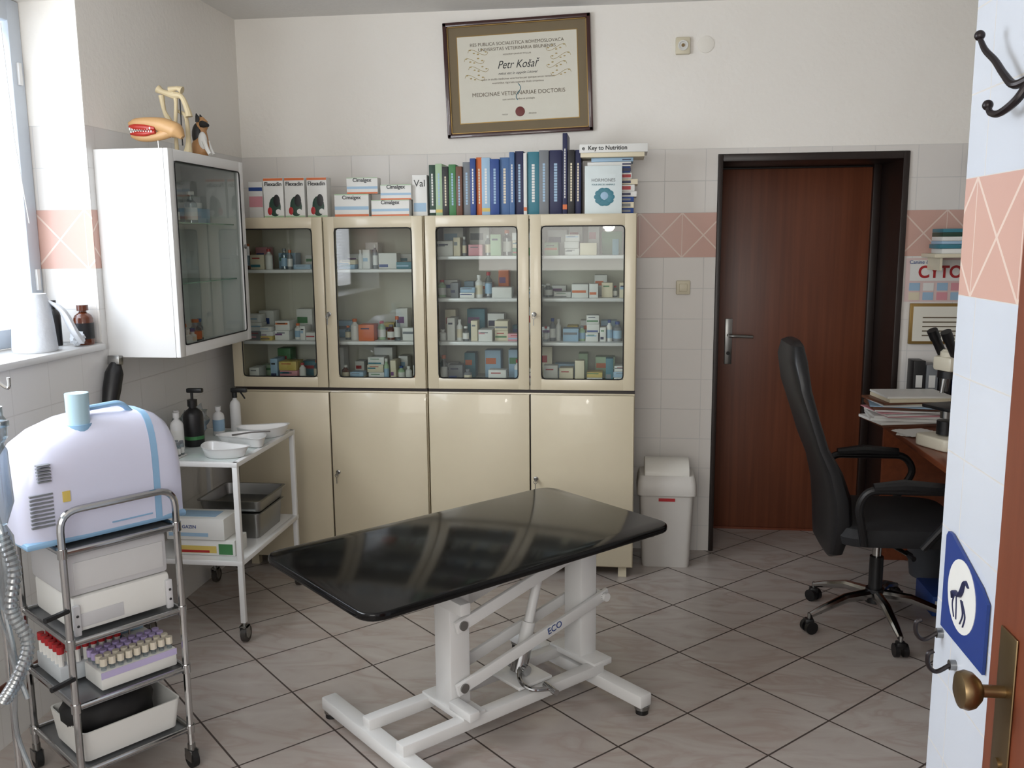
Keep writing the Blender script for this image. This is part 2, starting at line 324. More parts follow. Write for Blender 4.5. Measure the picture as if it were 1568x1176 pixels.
# ---------------------------------------------------------------- exam table
o=Obj('examination_table',(-.485,2.93,0),math.radians(46.3))
nb=NB('black_stone_top'); nb.put(nb.b.inputs['Base Color'],nb.mix(nb.noise(30,6),lin((8,8,9)),lin((18,17,17)))); nb.b.inputs['Roughness'].default_value=.11; nb.b.inputs['Specular IOR Level'].default_value=.24; topm=nb.m
L,Wd=1.25,.675
poly=[(p.x,p.y) for p in fillet([(-L/2,-Wd/2,0),(L/2,-Wd/2,0),(L/2,Wd/2,0),(-L/2,Wd/2,0)],.075,7,True)]
o.prism(poly,.600,.625,topm,.007)
cy=-.07; cx0,cx1=-.16,.42
o.box((-.30,cy-.05,.562),(.5,cy+.05,.599),white,.004)
o.box((-.45,-.2,.577),(-.41,.2,.599),white,.003); o.box((.49,-.2,.577),(.53,.2,.599),white,.003); o.box((-.5,.1,.577),(.56,.13,.599),white,.003); o.box((-.5,-.22,.577),(.56,-.19,.599),white,.003)
bx,by=-.005,-.04
for sx in (-.415,.420):
    o.box((bx+sx-.028,by-.365,.028),(bx+sx+.028,by+.35,.074),white,.006)
    for yy in (-.345,.33): o.cyl((bx+sx,by+yy,0),(bx+sx,by+yy,.03),.022,black); o.cyl((bx+sx,by+yy,.018),(bx+sx,by+yy,.030),.026,steel)
for yy in (-.1,.1): o.box((bx-.43,cy+yy-.022,.070),(bx+.43,cy+yy+.022,.110),white,.005)
for x in (cx0,cx1):
    o.box((x-.04,cy-.045,.110),(x+.04,cy+.045,.565),white,.006); o.box((x-.045,cy-.12,.095),(x+.045,cy+.12,.118),white,.003)
def arm(x0,z0,x1,z1,y,w=.042,t=.016):
    L2=math.hypot(x1-x0,z1-z0); a=math.degrees(math.atan2(z1-z0,x1-x0)); o.box((-.025,-t/2,-w/2),(L2+.025,t/2,w/2),white,.004,M=T((x0,y,z0))@RY(-a))
for y in (cy-.056,cy+.056):
    arm(cx0,.185,cx1+.06,.33,y); arm(cx0,.40,cx1,.545,y)
    for (px,pz) in ((cx0,.185),(cx1+.06,.33),(cx0,.40),(cx1,.545)): o.cyl((px,y-.014,pz),(px,y+.014,pz),.016,steel,n=14)
o.cyl((cx1+.06,cy-.08,.33),(cx1+.06,cy+.08,.33),.016,white)
o.box((cx0-.05,cy-.16,.12),(cx0-.01,cy-.045,.15),white,.004); o.box((cx0-.05,cy-.12,.46),(cx0-.01,cy+.0,.5),white,.004)
o.cyl((.13,cy,.15),(.17,cy,.30),.024,white); o.cyl((.17,cy,.30),(.24,cy,.54),.017,white); o.cyl((.12,cy,.13),(.145,cy,.21),.03,chrome); o.cyl((.125,cy-.045,.145),(.125,cy+.045,.145),.018,chrome)
o.box((.05,cy-.09,.112),(.2,cy+.09,.124),white,.003); o.tube(fillet([(.10,cy-.03,.15),(.06,cy-.08,.14),(.07,cy-.13,.125),(.13,cy-.15,.12)],.03),.008,chrome); o.cyl((.13,cy-.19,.12),(.14,cy-.12,.12),.011,chrome)
o.text('ECO',.034,P_blu,T((.235,cy-.0655,.279))@RY(-13.5)@FRONT,'label')
for (px,py) in ((.57,-.27),(-.57,.27)): o.cyl((px,py,.575),(px,py,.602),.016,chrome)
o.done()
# ---------------------------------------------------------------- wall cabinet
WC=(XL,3.30,1.185); wd,ww,wh=.298,.68,.79
o=Obj('wall_cabinet',WC); inn=mat('cabinet_inner_white',(228,229,225),.5)
o.box((0,0,0),(wd-.02,.012,wh),white,.002); o.box((0,ww-.012,0),(wd-.02,ww,wh),white,.002)
o.box((0,.012,0),(wd-.02,ww-.012,.012),white); o.box((0,.012,wh-.012),(wd-.02,ww-.012,wh),white); o.box((0.001,.012,.012),(.012,ww-.012,wh-.012),inn)
f=.045
o.box((wd-.019,0,0),(wd,f,wh),white,.003); o.box((wd-.019,ww-f,0),(wd,ww,wh),white,.003); o.box((wd-.019,f-.003,0),(wd,ww-f+.003,f),white,.003); o.box((wd-.019,f-.003,wh-f),(wd,ww-f+.003,wh),white,.003)
o.tube(fillet([(wd,f,f),(wd,ww-f,f),(wd,ww-f,wh-f),(wd,f,wh-f)],.015,4,True),.003,rubber,n=6,closed=True)
o.quad([(wd-.01,f,f),(wd-.01,ww-f,f),(wd-.01,ww-f,wh-f),(wd-.01,f,wh-f)],glass)
for z in (.28,.52): o.quad([(.013,.013,z),(wd-.05,.013,z),(wd-.05,ww-.013,z),(.013,ww-.013,z)],shelfglass); o.box((wd-.052,.013,z-.005),(wd-.05,ww-.013,z),mat('glass_edge',(120,160,145),.1))
o.lathe([(.01,0),(.01,.006),(.005,.01)],steel,M=T((wd,ww-.022,.42))@RY(90),n=12); o.box((wd+.008,ww-.024,.38),(wd+.02,ww-.02,.42),steel)
rd=random.Random(11)
for z,ymax in ((.0125,.55),(.2805,.0),(.5205,.40)):
    yy=.10
    while yy<ymax:
        r=rd.uniform(.014,.026); h=rd.uniform(.05,.13 if z>.5 else .09); m=rd.choice([P_wht,amber,clear,P_gry,amber,clear]); xx=rd.uniform(.12,.2)
        o.lathe([(r,0.001),(r,h*.7),(r*.5,h*.82),(r*.5,h)],m,(xx,yy,z),12); o.cyl((xx,yy,z+h),(xx,yy,z+h+.014),r*.6,rd.choice([P_wht,P_org,P_blu,P_red]),n=10); o.cyl((xx,yy,z+.012),(xx,yy,z+h*.55),r*1.02,rd.choice([P_wht,P_crm,P_org]),n=12)
        yy+=2*r+rd.uniform(.005,.03)
o.box((.08,.42,.5205),(.17,.60,.585),P_lbl,.002); o.box((.10,.45,.5855),(.16,.55,.61),P_wht,.002)
o.done()
# ---------------------------------------------------------------- diploma
dx,dz=-.53,2.422
o=Obj('framed_diploma',M=T((dx,YB-.001,dz))@RY(-1.9)); w2,h2=.366,.278
frm=mat('diploma_frame',(58,22,20),.3,coat=.5); gold=mat('gold_line',(150,122,70),.4,.6); mount=mat('diploma_mount',(124,110,86),.8); paper=mat('paper',(222,219,206),.8)
for (a,c) in (((-w2,-.028,-h2),(-w2+.02,0,h2)),((w2-.02,-.028,-h2),(w2,0,h2)),((-w2,-.028,-h2),(w2,0,-h2+.02)),((-w2,-.028,h2-.02),(w2,0,h2))): o.box(a,c,frm,.004)
a=.02
for (p,q) in (((-w2+a,-.02,-h2+a),(-w2+a+.004,-.001,h2-a)),((w2-a-.004,-.02,-h2+a),(w2-a,-.001,h2-a)),((-w2+a,-.02,-h2+a),(w2-a,-.001,-h2+a+.004)),((-w2+a,-.02,h2-a-.004),(w2-a,-.001,h2-a))): o.box(p,q,gold)
o.box((-w2+.02,-.012,-h2+.02),(w2-.02,-.002,h2-.02),mount); o.box((-.301,-.0135,-.211),(.301,-.012,.211),gold); o.box((-.297,-.014,-.207),(.297,-.012,.207),paper)
ink=mat('ink_sepia',(96,84,66),.8); leafg=mat('leaf_ochre',(176,156,104),.8)
def tx(b,s,z,m=ink,x=0,sx=1.,sh=0.): o.text(b,s,m,T((x,-.0145,z))@FRONT,'diploma_text',.0002,sx=sx,shear=sh)
tx('RES PUBLICA SOCIALISTICA BOHEMOSLOVACA',.022,.165); tx('UNIVERSITAS VETERINARIA BRUNENSIS',.022,.140); tx('HONOREM GRADUM TITULUM',.010,.112); tx('Petr Košař',.054,.062,P_blk,sx=.85,sh=.35); tx('natus est in oppido Litovel',.018,.022,P_blk,sh=.3)
tx('quem in studio medicinae veterinariae per quinque annos versatum',.0135,-.003); tx('examinibus rigorosis superatis titulo ornavimus',.0135,-.022)
tx('MEDICINAE VETERINARIAE DOCTORIS',.027,-.075); tx('cum omnibus iuribus et privilegiis',.012,-.103); tx('rector                               decanus',.012,-.175)
o.lathe([(.024,0),(.022,.004),(.014,.005)],mat('seal_red',(110,40,36),.5),M=T((.005,-.014,-.165))@RX(90),n=20)
o.tube([(.012*math.sin(t*.9),-.0155,-.03-.012*t) for t in [k*.6 for k in range(12)]],.0018,P_teal,n=5)
for sx in (-1,1):
    for k in range(4):
        cx=sx*(.195+.02*(k%2)); cz=.13-.04*k
        o.tube([(cx+sx*.05*math.cos(t),-.0145,cz+.015*math.sin(2*t)) for t in [q*math.pi/8 for q in range(9)]],.001,leafg,n=4)
        for q in range(5): o.sph((cx+sx*(.02*q-.04),-.0143,cz+.012*math.sin(q*2)),(.006,.0006,.003),leafg,n=8)
o.done()
# ---------------------------------------------------------------- fittings on back wall
ivo=mat('old_ivory',(214,206,182),.4)
o=Obj('wall_socket',(.275,YB,2.545)); o.box((-.035,-.022,-.04),(.035,0,.04),ivo,.006); o.lathe([(.024,0),(.024,.006),(.018,.006),(.018,.002)],P_wht,M=T((0,-.022,0))@RX(90)); o.cyl((0,-.03,0),(0,-.022,0),.008,brass); o.done()
o=Obj('round_junction_cover',(.385,YB+.002,2.55)); o.lathe([(.04,0),(.039,.006),(.03,.009)],mat('painted_cover',(238,234,225),.8),M=RX(90),n=28); o.done()
o=Obj('light_switch',(.30,YB,1.38)); o.box((-.035,-.02,-.035),(.035,0,.035),ivo,.006); o.box((-.02,-.026,-.02),(.02,-.018,.02),ivo,.004); o.done()
# ---------------------------------------------------------------- bin
o=Obj('swing_bin',(.225,4.49,0)); bw=mat('bin_plastic',(200,196,190),.45)
def rrect(w,d,z,r=.03,cx=0,cy=0): return [Vector((p.x+cx,p.y+cy,z)) for p in fillet([(-w/2,-d/2,0),(w/2,-d/2,0),(w/2,d/2,0),(-w/2,d/2,0)],r,4,True)]
o.loft([rrect(.23,.17,.0),rrect(.235,.175,.01),rrect(.265,.21,.38)],bw)
o.loft([rrect(.29,.235,.375),rrect(.292,.237,.385),rrect(.285,.23,.44),rrect(.27,.19,.47),rrect(.265,.13,.475)],bw)
fl=[]
for k in range(9):
    a=math.radians(20+k*17.5); fl.append((-.10*math.cos(a),.10*math.sin(a)))
o.prism(fl+[(.09,.0),(-.09,.0)],-.11,.11,mat('bin_flap',(216,213,205),.4),.005,M=T((0,-.0,.445))@RZ(90)@RX(90))
o.box((-.04,-.107,.345),(.04,-.103,.36),P_red); o.done()
# ---------------------------------------------------------------- things on the cabinets
books=[(-.914,.03,.235,P_dgr),(-.883,.033,.24,P_lgr),(-.849,.03,.225,P_blk),(-.818,.034,.235,P_grn),(-.783,.03,.225,P_brn),(-.752,.036,.245,P_gry),(-.715,.026,.26,P_blu),(-.688,.027,.265,P_org),(-.66,.04,.262,P_lbl),(-.619,.042,.255,P_blu),(-.576,.045,.262,P_sbl),(-.53,.024,.285,P_sbl),(-.505,.04,.29,P_navy),(-.464,.016,.28,P_wht),(-.447,.055,.285,P_teal),(-.391,.045,.29,P_gry),(-.345,.06,.29,P_navy),(-.283,.022,.365,P_navy),(-.259,.032,.29,P_blk),(-.226,.028,.29,P_navy)]
o=Obj('reference_books',(0,4.27,1.7405)); rd=random.Random(2)
for (x,w,h,m) in books:
    d=rd.uniform(.0,.03); o.box((x,d,0),(x+w,.20+d*.3,h),m,.0025); o.box((x+.003,.004+d,h-.001),(x+w-.003,.19,h+.0004),P_wht)
    lc=rd.choice([P_wht,P_crm,P_lbl,P_wht])
    z=h*.2
    while z<h*.8:
        o.box((x+w*.38,d-.0006,z),(x+w*.62,d,z+.010),lc); z+=.0125
    if rd.random()<.4: o.box((x+.001,d-.0008,h*.06),(x+w-.001,d,h*.12),rd.choice([P_red,P_yel,P_wht,P_org]))
z=.0
for k in range(10):
    h=rd.uniform(.018,.030); o.box((-.17+rd.uniform(0,.02),.035,z),(.045+rd.uniform(-.02,.02),.19,z+h-.001),rd.choice([P_wht,P_lbl,P_blu,P_wht,P_crm]),.001); o.box((-.01,.0345,z+.006),(.03,.035,z+h-.008),rd.choice([P_navy,P_red,P_gry])); z+=h
o.box((-.20,.0,z),(.09,.2,z+.02),P_crm,.001); o.box((-.205,-.005,z+.02),(.105,.2,z+.058),P_wht,.002); o.text('e  Key to Nutrition',.026,P_blk,T((-.09,-.0055,z+.04))@FRONT,'spine_text',bold=.0006)
o.box((-.18,.0,0),(-.01,.025,.215),mat('book_cover_mint',(212,222,222),.4),.001)
for k in range(10):
    a=k*.63; o.sph((-.09+.028*math.cos(a),-.001,.075+.028*math.sin(a)),(.02,.0012,.014),P_teal,n=8)
o.sph((-.09,-.002,.08),(.018,.0012,.018),P_lbl,n=8)
o.text('HORMONES',.02,P_gry,T((-.095,-.001,.15))@FRONT,'cover_text'); o.text('FOUR SPECIES ANIMALS',.010,P_teal,T((-.095,-.001,.13))@FRONT,'cover_text')
o.done()
def carton(name,loc,size,rz=0,rx=0,label='',lc=P_blk,ls=.02,stripes=(),pic=None):
    o=Obj(name,M=T(loc)@RZ(rz)@RX(rx)); w,d,h=size; o.box((-w/2,0,0),(w/2,d,h),P_wht,.0015)
    for (a,b2,m) in stripes: o.box((-w/2+.001,-.0008,h*a),(w/2-.001,0,h*b2),m)
    if pic:
        o.sph((.005,-.0005,h*.27),(w*.3,.0012,h*.26),pic,n=12); o.sph((.015,-.0016,h*.42),(w*.18,.0012,h*.16),P_blk,n=10); o.sph((-.02,-.002,h*.16),(w*.12,.0012,h*.1),P_red,n=10); o.sph((w*.22,-.0016,h*.14),(w*.14,.0012,h*.07),P_wht,n=10)
    if label: o.text(label,ls,lc,T((0,-.0012,h*.84))@FRONT,'carton_text',bold=.0005)
    return o.done()
for x in (-1.665,-1.56,-1.45): carton('supplement_carton',(x,4.26,1.7405),(.098,.07,.185),label='Flexadin',ls=.026,stripes=((.93,.99,P_org),(.0,.04,P_lgr)),pic=P_dgr)
carton('supplement_carton',(-1.77,4.30,1.7405),(.07,.06,.17),stripes=((.3,.6,P_pnk),(.75,.85,P_blu)))
cm=lambda n,l,s,rz=0: carton(n,l,s,rz,label='Cimalgex',lc=P_blk,ls=.024,stripes=((.0,.10,P_org),(.3,.45,P_lbl),(.95,1.,P_lgr)))
cm('tablet_carton',(-1.285,4.27,1.7405),(.165,.08,.105),3); cm('tablet_carton',(-1.095,4.26,1.7405),(.185,.08,.075),-2); cm('tablet_carton',(-1.235,4.285,1.847),(.15,.07,.075),2); cm('tablet_carton',(-1.07,4.275,1.8165),(.15,.065,.07),-2)
o=Obj('paper_carton',(-.96,4.30,1.7405)); o.box((-.035,0,0),(.035,.1,.19),P_wht,.001); o.box((-.03,-.001,.02),(.03,0,.06),P_lbl); o.text('Val',.045,P_blk,T((0,-.001,.15))@FRONT,'carton_text'); o.done()
# ---------------------------------------------------------------- models on the wall cabinet
bone=mat('bone',(206,190,154),.55); flesh=mat('model_flesh',(190,150,102),.45); red=mat('model_red',(170,42,30),.4)
ztop=1.185+.79+.0005
S=Matrix.Scale
o=Obj('anatomical_jaw_model',M=T((-1.80,3.44,ztop))@S(.85,4))
o.cyl((0,0,0),(0,0,.008),.035,whitep); o.cyl((0,0,.008),(0,0,.06),.004,chrome,n=8)
# muzzle: upper and lower jaw with an open mouth of red gums and white teeth
o.tube(spline([(-.135,0,.125),(-.10,0,.130),(-.04,0,.128),(.03,0,.115),(.09,0,.090),(.12,0,.06)]),[.008,.020,.026,.034,.036,.012],flesh,n=14)
o.tube(spline([(-.125,0,.072),(-.09,0,.064),(-.04,0,.062),(.02,0,.072),(.06,0,.085)]),[.008,.016,.018,.022,.024],flesh,n=14)
o.tube(spline([(-.13,-.004,.112),(-.10,-.012,.110),(-.05,-.018,.106),(.0,-.022,.10)]),[.008,.014,.014,.008],red,n=10)
o.tube(spline([(-.125,-.004,.082),(-.09,-.012,.080),(-.05,-.016,.079),(.0,-.020,.085)]),[.008,.012,.012,.008],red,n=10)
for k in range(9):
    o.cyl((-.125+k*.013,-.012-k*.0018,.106),(-.125+k*.013,-.014-k*.0018,.095),.005,P_wht,r2=.0035,n=8); o.cyl((-.12+k*.013,-.012-k*.0016,.084),(-.12+k*.013,-.014-k*.0016,.092),.0045,P_wht,r2=.003,n=8)
o.done()
o=Obj('joint_bone_model',M=T((-1.785,3.56,ztop))@S(.85,4))
o.cyl((0,0,0),(0,0,.012),.045,whitep); o.tube(spline([(0,0,.012),(0,.0,.12),(.01,.0,.24),(.0,.0,.28)]),[.01,.008,.009,.016],bone)
o.tube(spline([(-.075,0,.30),(-.05,0,.285),(0,0,.27),(.04,0,.26),(.065,0,.20),(.07,0,.17)]),[.02,.012,.018,.012,.014,.018],bone)
o.tube(spline([(-.06,0,.27),(-.05,0,.2),(-.03,0,.15),(-.04,0,.11)]),[.014,.009,.016,.02],bone); o.tube([(.045,0,.29),(.02,0,.30),(-.02,0,.295)],[.018,.01,.014],bone)
o.tube(spline([(.01,.02,.2),(.05,.01,.17),(.06,0,.06),(.055,0,.01)]),[.008,.009,.012,.02],bone); o.cyl((.03,0,.04),(.03,0,.27),.003,P_blk,n=6); o.done()
o=Obj('toy_dog_figurine',M=T((-1.735,3.67,ztop))@S(.85,4)); tan=mat('figurine_tan',(176,130,84),.5)
o.loft([[Vector((r*math.cos(a)+cx,r*.8*math.sin(a),z)) for a in [k*math.pi/8 for k in range(16)]] for r,z,cx in ((.03,0,0),(.045,.02,0),(.042,.06,0),(.03,.10,.005),(.022,.12,.01),(.03,.14,.012),(.028,.165,.012),(.01,.185,.01))],tan)
o.sph((.02,-.02,.07),(.022,.018,.045),P_wht); o.sph((-.01,0,.10),(.03,.03,.06),P_blk); o.tube([(.02,-.015,.15),(.045,-.03,.145),(.06,-.04,.14)],[.018,.013,.008],P_blk)
for s in (-1,1): o.tube([(.0,.018*s,.16),(.0,.022*s,.185),(-.005,.02*s,.20)],[.012,.009,.002],P_blk); o.tube([(.03,.02*s-.01,.07),(.045,.02*s-.01,.03),(.06,.02*s-.015,.006)],[.012,.01,.009],P_wht)
o.done()
# ---------------------------------------------------------------- white instrument trolley
X0,X1,Y0,Y1=-1.955,-1.515,3.35,4.0
o=Obj('instrument_trolley',(X0,Y0,0)); w=X1-X0; d=Y1-Y0
for x in (0.012,w-.012):
    for y in (.012,d-.012):
        o.box((x-.011,y-.011,.085),(x+.011,y+.011,.759),white,.003)
        o.cyl((x,y,.06),(x,y,.09),.008,steel,n=10); o.cyl((x-.011,y+.012,.033),(x+.011,y+.012,.033),.033,mat('caster_rubber',(60,56,52),.6)); o.cyl((x-.0125,y+.012,.033),(x+.0125,y+.012,.033),.018,steel)
        o.box((x-.016,y-.014,.03),(x-.0125,y+.018,.072),steel); o.box((x+.0125,y-.014,.03),(x+.016,y+.018,.072),steel); o.box((x-.016,y-.014,.066),(x+.016,y+.018,.072),steel)
for z in (.744,.334):
    o.box((0,0,z-.005),(w,.022,z+.015),white,.002); o.box((0,d-.022,z-.005),(w,d,z+.015),white,.002); o.box((0,.02,z-.005),(.022,d-.02,z+.015),white,.002); o.box((w-.022,.02,z-.005),(w,d-.02,z+.015),white,.002)
    o.box((.015,.015,z+.002),(w-.015,d-.015,z+.0145),white if z<.5 else mat('trolley_glass',(204,212,210),.1))
o.done()
zt=.7595
def kidney(name,loc,rz,sc=1.):
    o=Obj(name,M=T(loc)@RZ(rz)@S(sc,4))
    def bean(a,b2,z): return [Vector((a*math.cos(t),b2*math.sin(t)+.045*(a*math.cos(t)/.12)**2-.02,z)) for t in [k*math.pi/14 for k in range(28)]]
    o.loft([bean(.10,.048,0),bean(.105,.052,.003),bean(.122,.066,.045),bean(.127,.071,.046),bean(.127,.071,.048),bean(.118,.062,.046),bean(.102,.05,.006)],white); return o.done()
kidney('kidney_dish',(-1.625,3.47,zt),-20,.9); kidney('kidney_dish',(-1.615,3.66,zt),165,.95); kidney('kidney_dish',(-1.61,3.85,zt),20,.95)
o=Obj('tweezers',M=T((-1.64,3.60,zt+.055))@RZ(35)@RX(-3)); o.tube([(0,0,0),(.08,.006,.004),(.16,0,0)],.003,steel,n=6); o.tube([(0,.012,0),(.08,.008,.004),(.16,0,0)],.003,steel,n=6); o.done()
def bottle(name,loc,r,h,m,capm,label=None,capr=.5):
    o=Obj(name,loc); o.lathe([(r*.95,0),(r,.005),(r,h*.66),(r*.85,h*.74),(r*.38,h*.82),(r*.38,h*.88)],m); o.cyl((0,0,h*.86),(0,0,h),r*capr,capm)
    if label: o.cyl((0,0,h*.15),(0,0,h*.55),r*1.015,label,n=24)
    return o
o=bottle('pump_bottle',(-1.83,3.64,zt),.042,.20,black,black); o.cyl((0,0,.19),(0,0,.235),.006,black); o.box((-.02,-.012,.23),(.05,.012,.25),black,.005); o.cyl((0,0,.03),(0,0,.045),.0425,P_grn); o.done()
bottle('antiseptic_bottle',(-1.86,3.55,zt),.027,.16,whitep,whitep,P_wht).done()
bottle('antiseptic_bottle',(-1.91,3.65,zt),.024,.15,clear,whitep,P_wht).done()
o=bottle('spray_bottle',(-1.78,3.955,zt),.024,.18,whitep,P_blk); o.box((-.015,-.01,.18),(.06,.01,.2),P_blk,.003); o.tube([(.03,0,.18),(.05,0,.15)],.004,P_blk,n=6); o.done()
bottle('antiseptic_bottle',(-1.82,3.86,zt),.026,.13,whitep,whitep,P_lbl).done()
o=Obj('vial_box',(-1.85,3.425,zt)); o.box((-.07,-.045,0),(.07,.045,.004),P_wht)
for i in range(6):
    for j in range(3): cx=-.058+i*.0225; c2=-.03+j*.03; o.cyl((cx,c2,.004),(cx,c2,.05),.010,clear,n=10); o.cyl((cx,c2,.05),(cx,c2,.062),.0085,P_gry,n=10); o.cyl((cx,c2,.012),(cx,c2,.035),.0103,P_wht,n=10)
o.done()
def crumple(name,loc,r,m,seed,sub=3,amp=.35,rz=0):
    o=Obj(name,loc,rz); tb=bmesh.new(); bmesh.ops.create_icosphere(tb,subdivisions=sub,radius=1); rd=random.Random(seed)
    for v in tb.verts:
        k=1+rd.uniform(-amp,amp*.3); v.co=Vector((v.co.x*r[0]*k,v.co.y*r[1]*k,max(-r[2],v.co.z*r[2]*k)+r[2]))
    o.add(tb,m); return o.done(20)
crumple('plastic_bag',(-1.89,3.78,zt),(.055,.07,.08),frost,4)
z2=.3495
o=Obj('glove_box',(-1.70,3.47,z2)); o.box((-.13,-.06,0),(.13,.06,.065),P_wht,.002); o.box((-.125,-.061,.01),(.05,-.06,.04),P_yel); o.box((-.1,-.062,.012),(.02,-.06,.022),P_red)
o.box((.06,-.061,.005),(.12,-.06,.05),P_grn); o.done()
o=Obj('swab_box',(-1.72,3.475,z2+.0665)); o.box((-.14,-.07,0),(.11,.07,.09),P_wht,.002); o.box((-.13,-.071,.015),(.04,-.07,.03),P_lbl); o.box((-.1,-.04,.09),(.06,.04,.0915),P_lbl); o.text('GAZIN',.02,P_blu,T((-.04,-.0715,.055))@FRONT,'box_text'); o.done()
def tray(name,loc,w,d,h,rz=0):
    o=Obj(name,loc,rz)
    o.loft([rrect(w*.94,d*.94,0,.02),rrect(w,d,h,.025),rrect(w+.02,d+.02,h,.03),rrect(w+.02,d+.02,h+.002,.03),rrect(w-.004,d-.004,h+.002,.023),rrect(w*.94-.004,d*.94-.004,.002,.018)],steel); return o.done()
tray('steel_tray',(-1.69,3.77,z2),.27,.28,.11); tray('steel_tray',(-1.69,3.78,z2+.115),.28,.29,.05)
# ---------------------------------------------------------------- chrome equipment cart
ang=math.atan2(.807,.59)
o=Obj('equipment_cart',(-1.52,2.22,0),ang)
CW,CD=.33,.36; tr=.0105
o.tube(fillet([(0,0,.075),(0,0,.90),(CW,0,.90),(CW,0,.075)],.055,6),tr,chrome)
o.tube(fillet([(0,CD,.075),(0,CD,.90),(CW,CD,.90),(CW,CD,.075)],.055,6),tr,chrome)
sh=mat('cart_shelf_grey',(140,142,144),.3,.7)
for z in (.785,.52,.33,.13):
    o.box((-.002,.0,z-.012),(CW+.002,CD,z-.004),sh,.001)
    o.tube(fillet([(0,0,z),(CW,0,z),(CW,CD,z),(0,CD,z)],.012,3,True),.0075,chrome,closed=True)
    for x in (0,CW):
        for y in (0,CD): o.cyl((x,y,z-.015),(x,y,z+.012),.0135,chrome)
for x in (0,CW):
    for y in (0,CD):
        o.cyl((x,y,.05),(x,y,.08),.012,steel); o.cyl((x-.01,y,.03),(x+.01,y,.03),.03,rubber); o.box((x-.014,y-.02,.025),(x-.0105,y+.02,.06),steel); o.box((x+.0105,y-.02,.025),(x+.014,y+.02,.06),steel)
for z in (.62,.42): o.cyl((-.0,-.005,z),(-.07,-.03,z),.008,black,n=8)
cart=o.done()
CM=o.M
def onc(name,x,y,z): return Obj(name,M=CM@T((x,y,z)))
dev=mat('device_lilac_white',(206,208,228),.3,coat=.3); dblue=mat('device_blue',(134,172,204),.35)
o=onc('oxygen_concentrator',CW/2-.005,CD/2+.0,.795)
def prof(w,h,z0=0.012):
    pts=[(-w/2,z0)]
    for k in range(17):
        t=k/16*math.pi; c,s_=math.cos(math.pi-t),math.sin(t)
        pts.append((w/2*(abs(c)**.5)*(1 if c>0 else -1),h*.42+(h*.58)*(s_**.75)))
    pts.append((w/2,z0)); return pts
def sec(lst,m): o.loft([[Vector((x,y,z)) for y,z in prof(w,h)] for x,w,h in lst],m)
sec([(-.238,.17,.15),(-.233,.21,.19),(-.22,.24,.235),(-.19,.262,.275),(-.14,.27,.308),(-.07,.272,.332),(.0,.272,.342),(.13,.272,.336)],dev)
sec([(.1305,.274,.338),(.150,.274,.336)],dblue)
sec([(.1505,.272,.335),(.18,.268,.321),(.205,.26,.298),(.222,.245,.262),(.232,.21,.22)],dev)
o.box((-.235,-.137,.0),(.228,.137,.02),dblue,.008)
o.tube(fillet([(-.06,-.04,.32),(-.05,-.04,.354),(.09,-.04,.362),(.12,-.04,.328)],.03),.012,dblue,flat=.7)
for k in range(9): o.box((-.215,-.1365,.06+k*.011),(-.155,-.128,.065+k*.011),P_gry)
for k in range(6): o.box((-.19,-.1375,.185+k*.009),(-.155,-.120,.189+k*.009),P_gry)
o.box((-.13,-.1385,.12),(-.11,-.134,.15),P_yel); o.box((.0,-.1385,.03),(.12,-.136,.034),dblue)
o.cyl((-.045,-.07,.28),(-.045,-.07,.41),.030,mat('humidifier_cup',(166,194,206),.25),r2=.032); o.cyl((-.045,-.07,.27),(-.045,-.07,.322),.036,dblue)
o.done()
grey=mat('light_grey_plastic',(196,196,198),.4)
o=onc('monitor_unit',CW/2,.175,.6395); o.box((-.15,-.145,0),(.145,.13,.125),grey,.012); o.box((-.13,-.1475,.02),(.13,-.144,.1),mat('grey_panel',(204,204,204),.4),.001); o.done()
o=onc('printer_unit',CW/2,.175,.5285); o.box((-.14,-.15,0.006),(.145,.14,.11),P_wht,.01); o.box((-.14,-.152,.02),(.0,-.149,.06),grey,.001)
for sx in (-.145,.127): o.box((sx,-.162,.0),(sx+.02,-.148,.09),grey,.004); o.sph((sx+.01,-.163,.06),(.004,.003,.004),P_blk,n=8); o.sph((sx+.01,-.163,.03),(.004,.003,.004),P_blk,n=8)
o.done()
o=onc('test_tube_rack',.20,.085,.338); o.box((-.115,-.06,0),(.115,.06,.055),P_wht,.004); o.box((-.115,-.0615,.035),(.115,-.06,.055),mat('lilac_label',(186,176,212),.5))
lil=mat('tube_cap_lilac',(186,170,216),.4); ivory=mat('tube_cap_ivory',(216,208,190),.4)
for i in range(9):
    for j in range(4): cx=-.1+i*.025; c2=-.045+j*.03; o.cyl((cx,c2,.03),(cx,c2,.075),.008,clear,n=8); o.cyl((cx,c2,.07),(cx,c2,.092),.0105,ivory if j<2 else lil,n=10)
o.done()
o=onc('sample_tube_tray',.095,.25,.338); o.box((-.075,-.095,0),(.115,.09,.05),mat('tray_frosted',(190,196,200),.3),.003)
for i in range(8):
    for j in range(6): cx=-.065+i*.024; c2=-.08+j*.030; o.cyl((cx,c2,.005),(cx,c2,.09),.008,P_wht,n=8); o.cyl((cx,c2,.09),(cx,c2,.112),.0105,P_red,n=10)
o.done()
o=onc('small_vial_boxes',.275,.255,.338)
for k in range(3): o.box((-.045,-.08+k*.05,0),(.03,-.04+k*.05,.07+.02*k),[P_wht,P_lbl,P_gry][k],.002)
for k in range(4): o.tube(spline([(-.03+.01*k,-.06+.02*k,.07),(-.01,-.04+.02*k,.12+.008*k),(.02+.004*k,-.03,.11)]),.003,[steel,P_blu,steel,P_blk][k],n=6)
o.done()
o=onc('white_storage_tub',CW/2,.14,.138); o.loft([rrect(.28,.22,0,.02),rrect(.30,.25,.095,.02),rrect(.29,.24,.095,.02),rrect(.27,.21,.004,.02)],P_wht); MT=o.M; tub=o.done()
o=Obj('black_soft_pouch',M=CM@T((CW/2-.02,.125,.15)))
